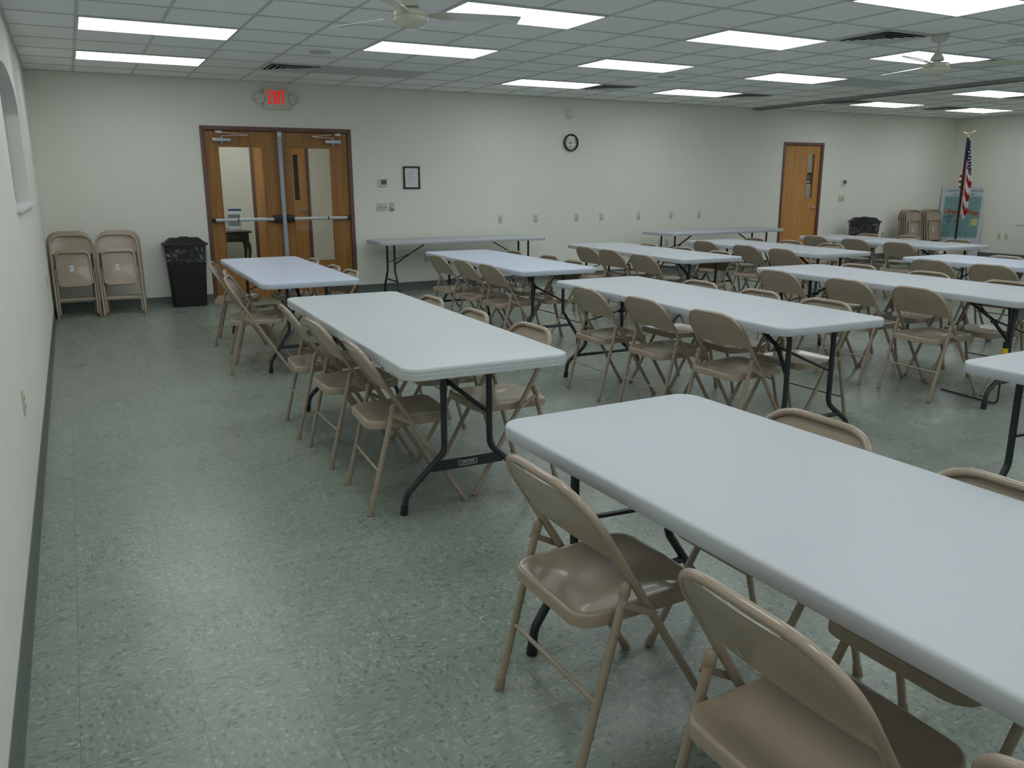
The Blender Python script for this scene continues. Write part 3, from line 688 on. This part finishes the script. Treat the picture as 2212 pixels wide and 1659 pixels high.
def back_sheet(P, LT, LB):
    """panel in tube-length coordinates L; P(L,u,d)->point"""
    bm = bmesh.new(); NU, NL = 14, 9; front = []; back = []
    for i in range(NL+1):
        f = i/NL; rf, rb = [], []
        for j in range(NU+1):
            u = -1+2*j/NU
            Lb = LB+.012*(1-u*u)
            sc_ = min(1, math.sqrt((HWD-abs(u)*.2125)/.135)); top = LT-.135*(1-sc_)**2+.006*(1-u*u)-.003
            L = Lb+(top-Lb)*f
            edge = min(1, (1-abs(u))*6, (1-f)*5+.0)
            d = -.004-.012*(1-u*u)-.004*max(0, edge)
            rf.append(P(L, u*.2125, d+.0012)); rb.append(P(L, u*.2125, d-.0012))
        front.append(rf); back.append(rb)
    F = [[bm.verts.new(p) for p in r] for r in front]; Bk = [[bm.verts.new(p) for p in r] for r in back]
    for i in range(NL):
        for j in range(NU):
            bm.faces.new((F[i][j], F[i][j+1], F[i+1][j+1], F[i+1][j])); bm.faces.new((Bk[i][j], Bk[i+1][j], Bk[i+1][j+1], Bk[i][j+1]))
    for i in range(NL):
        for j in (0, NU): bm.faces.new((F[i][j], F[i+1][j], Bk[i+1][j], Bk[i][j]))
    for j in range(NU):
        for i in (0, NL): bm.faces.new((F[i][j], F[i][j+1], Bk[i][j+1], Bk[i][j]))
    # rolled hem along the lower edge
    hem = [P(LB+.012*(1-u*u), u*.2105, -.004-.012*(1-u*u)) for u in [-1+2*j/NU for j in range(NU+1)]]
    tube(bm, hem, .0042, 6)
    return bm
LT = .878   # tube length coordinate of the very top
def make_chair():
    t = thing('folding_chair', 'x', 'chair', group='beige metal folding chairs')
    k = 1/math.sqrt(1+SL**2); ax = Vector((-SL*k, 0, k)); nf = Vector((k, 0, SL*k)); base = Vector((fr(0), 0, 0))
    def P(L, y, d=0): return base + ax*L + Vector((0, y, 0)) + nf*d
    Ls = .376/k
    bm = bmesh.new(); pts = fillet([P(Ls, -HWD), P(LT, -HWD), P(LT, HWD), P(Ls, HWD)], [0, .135, .135, 0], 12)
    pts = [p + ax*(.006*(1-(p.y/HWD)**2) if (p-base).dot(ax) > LT-.03 else 0) for p in pts]
    tube(bm, pts, RT, 12); finish(bm, 'back_frame', 'beige', t, smooth=60)
    finish(back_sheet(P, LT, .675), 'backrest', 'beige', t, smooth=50)
    for s in (-1, 1):
        bm = bmesh.new(); tube(bm, [P(.02, s*HWD), P(Ls, s*HWD)], RT, 12)
        disc(bm, P(.385/k, s*(HWD+.010)), .0055, (0, s, 0), .004, 10)
        lg = finish(bm, 'leg', 'beige', t, smooth=60)
        bm = bmesh.new(); tube(bm, [P(.036, s*HWD), P(.002, s*HWD)], .0145, 12, radii=[.0128, .0148]); finish(bm, 'foot_cap', 'beigecap', lg, smooth=50)
        # rear leg
        bm = bmesh.new(); q = lambda z: Vector((.260*z, s*HWD, z))
        tube(bm, [q(.018), q(.49)], RT, 12); disc(bm, q(.462)+Vector((0, s*.010, 0)), .0055, (0, s, 0), .0075, 10); disc(bm, q(.385)+Vector((0, s*.010, 0)), .0055, (0, s, 0), .004, 10)
        lr = finish(bm, 'leg', 'beige', t, smooth=60)
        bm = bmesh.new(); tube(bm, [q(.036), q(.001)], .0145, 12, radii=[.0128, .0148]); finish(bm, 'foot_cap', 'beigecap', lr, smooth=50)
        bm = bmesh.new(); tube(bm, [q(.474), q(.480), q(.498), q(.508), q(.512)], .0135, 12, radii=[.0128, .0142, .0140, .009, .003]); finish(bm, 'end_cap', 'beigecap', lr, smooth=50)
        bm = bmesh.new(); bar(bm, q(.462)+Vector((-.006, s*.0155, .002)), P(.413/k, s*(HWD+.0155))+Vector((.006, 0, -.003)), .004, .017, (0, 0, 1)); disc(bm, P(.413/k, s*(HWD+.010)), .0055, (0, s, 0), .0085, 10)
        finish(bm, 'link', 'beige', t, smooth=40)
    bm = bmesh.new(); tube(bm, [(.052, -HWD, .20), (.052, HWD, .20)], .0065, 10); finish(bm, 'crossbar', 'beige', t, smooth=60)
    bm = bmesh.new(); seat_mesh(bm); finish(bm, 'seat', 'beige', t, smooth=40, loc=(.018, 0, .424))
    return t
chair0 = make_chair(); first_used = [False]
def place(x, y, ang, label):
    if not first_used[0]:
        first_used[0] = True; chair0.location = (x, y, 0); chair0.rotation_euler = (0, 0, math.radians(ang)); chair0['label'] = label; return chair0
    return dup(chair0, label, (x, y, 0), math.radians(ang))
ROW = {'T1': "the back row's first table", 'T3': "the back row's second table", 'T5': "the back row's third table", 'T7': "the back row's fourth table", 'T8': "the back row's fifth table",
       'T2': "the middle row's first table", 'T4': "the middle row's second table", 'T6': "the middle row's third table", 'T9': "the middle row's fourth table", 'N': 'the nearest table', 'T10': 'the right edge table'}
WHICH = ['farthest of three', 'middle of three', 'nearest of three']
CH = {
 ('T1', 'L'): [(1.395, .62, -14), (1.375, -.265, -9), (1.32, -.71, -15)],
 ('T1', 'R'): [(2.35, .52, 180), (2.33, -.26, 180), (2.34, -.74, 182)],
 ('T2', 'L'): [(1.335, -2.63, -4), (1.345, -3.23, 0), (1.34, -3.93, -4)],
 ('T2', 'R'): [(2.28, -2.66, 180), (2.27, -3.32, 178), (2.305, -3.92, 181)],
 ('T3', 'L'): [(3.51, .23, 0), (3.505, -.40, -2), (3.52, -.92, 0)],
 ('T3', 'R'): [(4.50, .37, 180), (4.51, -.36, 180), (4.43, -.95, 180)],
 ('T5', 'L'): [(5.43, .43, 0), (5.42, -.05, 0), (5.35, -.73, 0)],
 ('T5', 'R'): [(6.39, .48, 180), (6.39, -.15, 180), (6.35, -.81, 178)],
 ('T4', 'L'): [(3.36, -2.76, -3), (3.385, -3.37, -1), (3.385, -4.01, 0)],
 ('T4', 'R'): [(4.335, -2.84, 180), (4.32, -3.46, 178), (4.33, -4.00, 181)],
 ('T6', 'L'): [(5.36, -2.56, -3), (5.33, -3.28, -3), (5.33, -3.86, -5)],
 ('T6', 'R'): [(6.39, -2.54, 180), (6.35, -3.25, 180), (6.25, -3.95, 178)],
 ('T7', 'L'): [(7.26, .52, 0), (7.185, -.27, 0), (7.13, -.89, -2)],
 ('T7', 'R'): [(8.25, .64, 180), (8.26, .02, 180), (8.26, -.61, 180)],
 ('T8', 'L'): [(9.25, .56, 0), (9.18, -.14, 0), (9.11, -.84, 0)],
 ('T8', 'R'): [(10.30, .52, 180), (10.36, -.08, 180), (10.18, -.92, 180)],
 ('T9', 'L'): [(7.31, -2.56, 0), (7.33, -3.13, 0)],
 ('T9', 'R'): [(8.31, -2.68, 180)],
 ('N', 'L'): [(1.245, -5.80, 0), (1.225, -6.555, -1), (1.24, -7.155, 0)],
 ('N', 'R'): [(2.24, -5.82, 180), (2.20, -6.44, 180)],
}
for (tk, sd), lst in CH.items():
    for k, (x, y, a) in enumerate(lst):
        wh = WHICH[k]
        if len(lst) == 2: wh = ['farther of two', 'nearer of two'][k]
        if len(lst) == 1: wh = 'only one showing'
        c_ = place(x, y, a, 'beige folding chair, %s side of %s, %s' % ('left' if sd == 'L' else 'right', ROW[tk], wh))
        if (tk, sd, k) == ('N', 'L', 1):
            bm = bmesh.new(); kk = 1/math.sqrt(1+SL**2); L_ = .712; y_ = .075
            ctr = Vector((fr(0)-SL*kk*L_, y_, kk*L_)) + Vector((kk, 0, SL*kk))*(-.004-.012*(1-(y_/.2125)**2)-.004-.0026)
            ring_ = [(-.005, .013), (.002, .018), (.007, .009), (.010, -.008), (.003, -.013), (-.008, -.008)]
            vs = [bm.verts.new(ctr + Vector((0, a_, 0)) + Vector((-SL*kk, 0, kk))*b_) for a_, b_ in ring_]
            f0 = bm.faces.new(vs); bmesh.ops.solidify(bm, geom=[f0], thickness=.0003)
            pc = finish(bm, 'paint_chip', 'white', c_, smooth=0); pc['label'] = 'small white paint chip'

# folded chairs leaning in stacks; they face -Y
def make_folded(sticker):
    t = thing('folded_chair', 'x', 'chair', group='folded beige chairs leaning in stacks')
    def P(L, x, d=0): return Vector((x, -d, L))
    bm = bmesh.new(); pts = fillet([P(.445, -HWD), P(.950, -HWD), P(.950, HWD), P(.445, HWD)], [0, .135, .135, 0], 10)
    tube(bm, pts, RT, 10); finish(bm, 'back_frame', 'beige', t, smooth=60)
    finish(back_sheet(lambda L, y, d: Vector((y, -d, L)), .950, .738), 'backrest', 'beige', t, smooth=50)
    for s in (-1, 1):
        bm = bmesh.new(); tube(bm, [P(.02, s*HWD), P(.445, s*HWD)], RT, 10); lg = finish(bm, 'leg', 'beige', t, smooth=60)
        bm = bmesh.new(); tube(bm, [P(.036, s*HWD), P(0, s*HWD)], .0145, 10, radii=[.0128, .0148]); finish(bm, 'foot_cap', 'beigecap', lg, smooth=50)
        bm = bmesh.new(); tube(bm, [P(.06, s*(HWD-.0245), -.008), P(.56, s*(HWD-.0245), -.008)], .0110, 10); lg = finish(bm, 'leg', 'beige', t, smooth=60)
        bm = bmesh.new(); tube(bm, [P(.076, s*(HWD-.0245), -.008), P(.040, s*(HWD-.0245), -.008)], .014, 10); finish(bm, 'foot_cap', 'beigecap', lg, smooth=50)
    bm = bmesh.new(); tube(bm, [P(.205, -HWD+.02, -.004), P(.205, HWD-.02, -.004)], .0065, 8); finish(bm, 'crossbar', 'beige', t, smooth=60)
    bm = bmesh.new(); seat_mesh(bm)
    st = finish(bm, 'seat', 'beige', t, smooth=40); st.matrix_local = Matrix(((0, -.94, 0, 0), (0, 0, 1, .012), (-1, 0, 0, .758), (0, 0, 0, 1))) 
    if sticker:
        bm = bmesh.new(); box(bm, -.044, -.004, -.0012, .0, .530, .605); sk = finish(bm, 'price_sticker', 'paper', t, smooth=0, loc=(0, -.0015, 0)); 
        bm = bmesh.new()
        for k in range(9): box(bm, -.038+k*.0034, -.0362+k*.0034-(.0004*(k % 3)), -.0017, -.0011, .566, .584)
        box(bm, -.040, -.026, -.0017, -.0011, .594, .599); box(bm, -.032, -.014, -.0017, -.0011, .540, .547); box(bm, -.040, -.034, -.0017, -.0011, .556, .559)
        finish(bm, 'barcode', 'ink', sk, smooth=0)
    return t
fA = make_folded(True); fB = make_folded(False); usedf = {'A': False, 'B': False}
NTH = ['frontmost, with price sticker', 'second from front', 'third from front', 'fourth from front', 'fifth from front', 'rearmost']
def stack(x, y, n, where, tilt=11, dx=.0, rz=0, step=.045):
    for i in range(n):
        src = 'A' if i == 0 else 'B'; o = fA if src == 'A' else fB
        xx, yy, tt = x+dx*i, y+(step*math.cos(math.radians(tilt))+.004)*i, math.radians(-(tilt-tilt*.15*i))
        nth = NTH[i] if i < n-1 else NTH[5]
        lab = 'folded chair in %s, %s' % (where, nth)
        if not usedf[src]:
            usedf[src] = True; o.location = (xx, yy, 0); o.rotation_euler = (tt, 0, rz); o['label'] = lab
        else: dup(o, lab, (xx, yy, 0), rz, rx=tt)
stack(.255, 2.93, 6, 'stack touching the left wall', 17, -.004)
stack(.722, 2.895, 6, 'stack left of the near trash bin', 17, .006)
stack(14.84, 3.06, 5, 'far stack right of the far trash bin', 7, -.012)
stack(15.44, 3.05, 5, 'far stack beside the zoning map', 7, -.012)

# ---------------------------------------------------------------- trash bins
def make_bin(label, x, y, rz, lx=.235, ly=.15):
    t = thing('trash_bin', label, 'trash bin', (x, y, 0), rz, 'black lidded trash bins')
    bm = bmesh.new(); k = lambda f: (lx*(.82+.18*f), ly*(.80+.20*f))
    rings = []
    for z, f in ((.0, 0), (.01, .03), (.06, .08), (.45, .6), (.72, .96), (.745, 1.0), (.755, 1.04), (.755, .98), (.70, .92), (.02, .02)):
        hx, hy = k(f); rings.append([(a, b, z) for a, b in rrect(hx, hy, .035, 5)])
    loft(bm, rings, True, True, True); finish(bm, 'body', 'bin', t, smooth=40)
    bm = bmesh.new(); rings = []
    for z, hx, hy in ((.748, lx+.012, ly+.012), (.752, lx+.026, ly+.022), (.772, lx+.024, ly+.020), (.776, lx+.010, ly+.010), (.790, lx-.012, ly-.008), (.832, lx-.060, ly-.045), (.838, lx-.070, ly-.055)):
        rings.append([(a, b, z) for a, b in rrect(hx, hy, .03, 5)])
    loft(bm, rings, True, True, True); box(bm, -.055, .055, -.07, .07, .836, .850, bev=.006)
    box(bm, -.05, .05, -ly+.02, -ly+.05, .792, .812, bev=.004)
    finish(bm, 'lid', 'bin', t, smooth=35)
    bm = bmesh.new(); rings = []; random.seed(5)
    base = rrect(lx+.004, ly+.004, .045, 9); n = len(base)
    for i, z in enumerate((.750, .72, .66, .60, .545, .50)):
        rg = []
        for j, (a, b) in enumerate(base):
            th = 2*PI*j/n; d = 1.0+.035*math.sin(3*th+i)+.02*math.sin(7*th+2.1*i)+(.03 if 0 < i < 4 else .0)+random.uniform(-.006, .008)
            zz = z-(.05*math.sin(2*th+1.2)+.03*math.sin(5*th))*(i/5)-.03*(i/5)*(1 if b < 0 else 0)
            rg.append((a*d, b*d, zz))
        rings.append(rg)
    loft(bm, rings, True); finish(bm, 'bin_liner', 'film', t, smooth=80)
make_bin('tall black trash bin with clear liner left of the double doors', 1.485, 3.37, -.03)
make_bin('black trash bin with clear liner at far wall beyond the single door', 13.42, 3.14, -.72, .25, .17)

# ---------------------------------------------------------------- zoning map board leaning in the corner
t = thing('map_board', 'zoning map board of the township leaning behind the flag', 'map', (16.235, 3.13, 0), math.radians(-68), None)
t.rotation_euler = (math.radians(-4), 0, math.radians(-68.5))
bw, bh = .40, 1.39
bm = bmesh.new(); box(bm, -bw, bw, -.008, .008, 0, bh); finish(bm, 'backing', 'board', t, smooth=0)
bm = bmesh.new()
for a in ((-bw, -bw+.012, 0, bh), (bw-.012, bw, 0, bh), (-bw, bw, 0, .012), (-bw, bw, bh-.012, bh)): box(bm, a[0], a[1], -.012, .010, a[2], a[3])
finish(bm, 'frame', 'white', t, smooth=0)
bm = bmesh.new(); x0, x1, z0, z1 = -.335, .335, .38, 1.20
Y = -.0105
box(bm, x0, x1, -.0100, -.008, z0, z1, 0)
def patch(a, b, c, d, mi, y=Y): box(bm, x0+(x1-x0)*a, x0+(x1-x0)*b, y-.0004*mi, -.0095, z0+(z1-z0)*c, z0+(z1-z0)*d, mi)
for q in ((.02, .22, .58, .63), (.10, .20, .62, .70), (.18, .75, .60, .66), (.25, .45, .54, .62), (.55, .98, .58, .635), (.62, .80, .63, .675), (.80, .98, .54, .60), (.34, .42, .34, .44)): patch(*q, 1)
for q in ((.05, .28, .40, .52), (.12, .35, .50, .56), (.16, .24, .33, .42)): patch(*q, 2)
patch(.80, .97, .30, .46, 3); patch(.90, .96, .33, .37, 2)
for v in (.17, .34, .51, .68, .85): patch(v-.002, v+.002, 0, 1, 4)
for v in (.12, .25, .38, .52, .70, .84): patch(0, 1, v-.0014, v+.0014, 4)
for q in ((.05, .06, .04, .12), (.20, .21, .04, .14), (.40, .55, .09, .10), (.55, .56, .03, .14), (.70, .71, .03, .12), (.04, .14, .90, .91)): patch(*q, 5)
finish(bm, 'printed_map', ['teal', 'orange', 'mblue', 'yellow', mat('map_line', (.10, .22, .24), .6), 'ink'], t, smooth=0)
text_mesh('title_text', 'CHIPPEWA TOWNSHIP', .066, 'ink', t, (0, -.0088, 1.305), (PI/2, 0, 0)); text_mesh('title_text', 'ZONING MAP', .066, 'ink', t, (0, -.0088, 1.232), (PI/2, 0, 0))

# ---------------------------------------------------------------- flag on its stand
FX, FY = 15.62, 2.76
t = thing('flag', 'American flag hanging on a dark pole with gold eagle in the corner', 'flag', (FX, FY, 0), math.radians(-60))
bm = bmesh.new(); lathe(bm, [(.14, 0), (.14, .015), (.10, .03), (.04, .06), (.025, .09)], n=24); finish(bm, 'stand', 'gold', t)
bm = bmesh.new(); tube(bm, [(0, 0, .05), (0, 0, 2.30)], .021, 12); finish(bm, 'pole', 'pole', t)
bm = bmesh.new(); lathe(bm, [(.012, 2.29), (.022, 2.305), (.028, 2.325), (.018, 2.345), (.008, 2.352)], n=16)
tube(bm, [(0, 0, 2.35), (0, -.01, 2.385), (0, -.02, 2.40)], .018, 8, radii=[.012, .020, .010])
for s in (-1, 1): tube(bm, [(s*.01, 0, 2.375), (s*.055, 0, 2.400), (s*.10, .0, 2.425), (s*.125, 0, 2.41), (s*.118, 0, 2.385)], .012, 8, radii=[.012, .016, .014, .009, .004], flat=.5)
finish(bm, 'eagle_finial', 'gold', t, smooth=60)
bm = bmesh.new(); NR, NC = 64, 22; V = []
for i in range(NR+1):
    f = i/NR; row = []
    for j in range(NC+1):
        g = j/NC
        wid = .03+.13*min(1, f*1.7)-.02*f
        x = .024+wid*g-.02*f
        zb = 2.27-.03*g-(1.28+.20*(g > 0)*math.sin(min(1, g*1.15)*PI*.62)-.22*max(0, g-.72)*2)*f
        y = -.030+.035*math.sin(g*PI*3.4+f*1.1)*min(1, .3+f)
        row.append(bm.verts.new((x, y, zb)))
    V.append(row)
for i in range(NR):
    for j in range(NC):
        f, g = (i+.5)/NR, (j+.5)/NC; fc_ = bm.faces.new((V[i][j], V[i][j+1], V[i+1][j+1], V[i+1][j]))
        lim = .30+.18*g if g > .35 else .28
        if f < lim: fc_.material_index = 0
        else:
            if g < .35: b_ = int((g*6.5))
            else: b_ = int((f*11 - g*2.2)+20)
            fc_.material_index = 1 if b_ % 2 == 0 else 2
random.seed(2)
for i in range(10):
    for j in range(2):
        f = .07+i*.04; g = .50+.36*j+(.05 if i % 2 else -.04)
        if f < .12 and j == 0: continue
        p = V  # star centres follow the cloth formula
        wid = .03+.13*min(1, f*1.7)-.02*f; x = .024+wid*g-.02*f
        z = 2.27-.03*g-(1.28+.20*math.sin(min(1, g*1.15)*PI*.62)-.22*max(0, g-.72)*2)*f
        y = -.030+.035*math.sin(g*PI*3.4+f*1.1)*min(1, .3+f)-.006
        vs = [bm.verts.new((x+(.017 if k % 2 == 0 else .007)*math.sin(k*PI/5), y, z+(.017 if k % 2 == 0 else .007)*math.cos(k*PI/5))) for k in range(10)]
        bm.faces.new(vs).material_index = 2
finish(bm, 'flag_cloth', ['blue', 'red', 'fwhite'], t, smooth=80)
bm = bmesh.new()
rows = []
for f in [k/8 for k in range(9)]:
    rows.append([(-.018-.045*math.sin(f*PI)*(1 if 1 else 0)-.004, .02+.01*j, 1.72-f*.42) for j in (0, 1)]+[(-.002, .03, 1.72-f*.42), (-.002, .012, 1.72-f*.42)])
R_ = loft(bm, rows, True, True, True)
for fc_ in bm.faces:
    z = fc_.calc_center_median().z; fc_.material_index = int((1.75-z)/.055) % 2
finish(bm, 'flag_back_fold', ['red', 'fwhite'], t, smooth=60)

# ---------------------------------------------------------------- vestibule table with flyers
t = thing('side_table', 'dark carved side table seen through the left door glass', 'side table', (2.38, 6.10, 0))
bm = bmesh.new()
rings = [[(a, b, z) for a, b in rrect(.40-i, .21-i, .02, 4)] for i, z in ((.02, .735), (.0, .745), (0, .757), (.008, .765))]
loft(bm, rings, True, True, True); finish(bm, 'tabletop', 'antique', t, smooth=40)
bm = bmesh.new(); box(bm, -.35, .35, -.17, .17, .60, .738, bev=.004)
for k in range(8): disc(bm, (-.28+k*.08, -.17, .67), .028, (0, -1, 0), .008, 10, r2=.012)
finish(bm, 'apron', 'antique', t, smooth=40)
for sx in (-1, 1):
    for sy in (-1, 1):
        bm = bmesh.new(); P = [(sx*.315, sy*.145, .62), (sx*.345, sy*.165, .54), (sx*.350, sy*.17, .44), (sx*.325, sy*.155, .25), (sx*.315, sy*.15, .10), (sx*.335, sy*.165, .02), (sx*.345, sy*.17, .0)]
        tube(bm, P, .02, 10, radii=[.030, .032, .026, .018, .014, .018, .024]); finish(bm, 'leg', 'antique', t, smooth=60)
bm = bmesh.new(); box(bm, -.30, .30, -.13, .13, .17, .19); finish(bm, 'lower_shelf', 'antique', t, smooth=0)
t = thing('flyer_rack', 'wire rack of printed flyers on the dark side table', 'flyer rack', (2.50, 6.02, .766))
bm = bmesh.new()
for x in (-.16, -.05, .10, .16): tube(bm, [(x, .03, 0), (x, .06, .20)], .0025, 6)
for z in (.05, .20): tube(bm, [(-.16, .03+z*.15, z), (.16, .03+z*.15, z)], .0025, 6)
for x in (-.12, .12): tube(bm, fillet([(x, .06, .003), (x, -.06, .003), (x, -.07, .04)], .01), .0025, 6)
tube(bm, [(-.12, -.07, .04), (.12, -.07, .04)], .0025, 6); finish(bm, 'wire_frame', 'black', t, smooth=60)
t = thing('flyer', 'front flyer with large grey print in the wire rack', 'flyer', (2.55, 5.995, .790)); t.rotation_euler = (-.12, 0, 0)
bm = bmesh.new(); box(bm, -.105, .105, -.003, 0, 0, .26); sh = finish(bm, 'sheet', 'paper', t, smooth=0)
bm = bmesh.new(); box(bm, -.095, .085, -.0034, -.0029, .05, .235); finish(bm, 'grey_panel', mat('flyer_grey', (.22, .25, .27), .6), sh, smooth=0)
text_mesh('headline', "WE'VE GOT A", .030, 'ink', sh, (-.005, -.0038, .205), (PI/2, 0, 0)); text_mesh('headline', 'SPOT FOR YOU!', .030, 'ink', sh, (-.005, -.0038, .165), (PI/2, 0, 0))
t = thing('flyer', 'rear flyer with dark blue header band in the wire rack', 'flyer', (2.57, 6.035, .790)); t.rotation_euler = (-.12, 0, 0)
bm = bmesh.new(); box(bm, -.105, .105, -.003, 0, 0, .325); sh = finish(bm, 'sheet', 'paper', t, smooth=0)
bm = bmesh.new(); box(bm, -.100, .100, -.0034, -.0029, .285, .315); finish(bm, 'header_band', 'blue', sh, smooth=0)
# notice seen through the far door's window
t = thing('hanging_notice', 'dark notice seen through the window of the single door', 'notice', (12.385, LY1+.012, 1.555))
bm = bmesh.new(); box(bm, -.095, .095, 0, .003, -.10, .10); sh = finish(bm, 'sheet', 'black', t, smooth=0)
bm = bmesh.new(); box(bm, -.075, -.02, -.0006, .0, -.02, .08)
for k in range(10):
    a = 2*PI*k/10
    disc(bm, (.030+.028*math.cos(a), 0, .015+.028*math.sin(a)), .007, (0, -1, 0), .0008, 6)
box(bm, -.07, .06, -.0006, 0, -.075, -.05)
finish(bm, 'white_print', 'paper', sh, smooth=0)

# ---------------------------------------------------------------- power box and cord under the third middle table
t = thing('outlet_box', 'grey metal outlet box hung under a table end at right', 'outlet box', (5.74, -4.36, .622)); t.rotation_euler = (0, 0, -.1)
bm = bmesh.new(); box(bm, -.065, .065, -.03, .03, -.045, .066, bev=.004); finish(bm, 'box', 'galv', t, smooth=30)
bm = bmesh.new(); disc(bm, (.02, -.03, 0), .022, (0, -1, 0), .004, 16); finish(bm, 'receptacle', 'plate', t, smooth=30)
t = thing('power_cord', 'black power cord looped on the table brace beside the outlet box', 'cord', (0, 0, 0))
bm = bmesh.new()
P = fillet([(5.52, -4.20, .685), (5.50, -4.33, .575), (5.58, -4.36, .505), (5.68, -4.36, .505), (5.73, -4.34, .56), (5.72, -4.33, .60)], .06); tube(bm, P, .006, 8)
P = fillet([(5.665, -4.32, .685), (5.64, -4.35, .57), (5.625, -4.36, .44), (5.62, -4.36, .30), (5.62, -4.36, .012), (5.66, -4.2, .008), (5.70, -3.9, .008)], .05); tube(bm, P, .006, 8)
finish(bm, 'cable', 'black', t, smooth=60)
bm = bmesh.new(); tube(bm, [(5.622, -4.36, .435), (5.622, -4.36, .39)], .016, 12); finish(bm, 'plug_body', 'black', t, smooth=40)
bm = bmesh.new(); tube(bm, [(5.622, -4.36, .395), (5.622, -4.36, .36)], .020, 12); finish(bm, 'plug_collar', 'yplug', t, smooth=40)
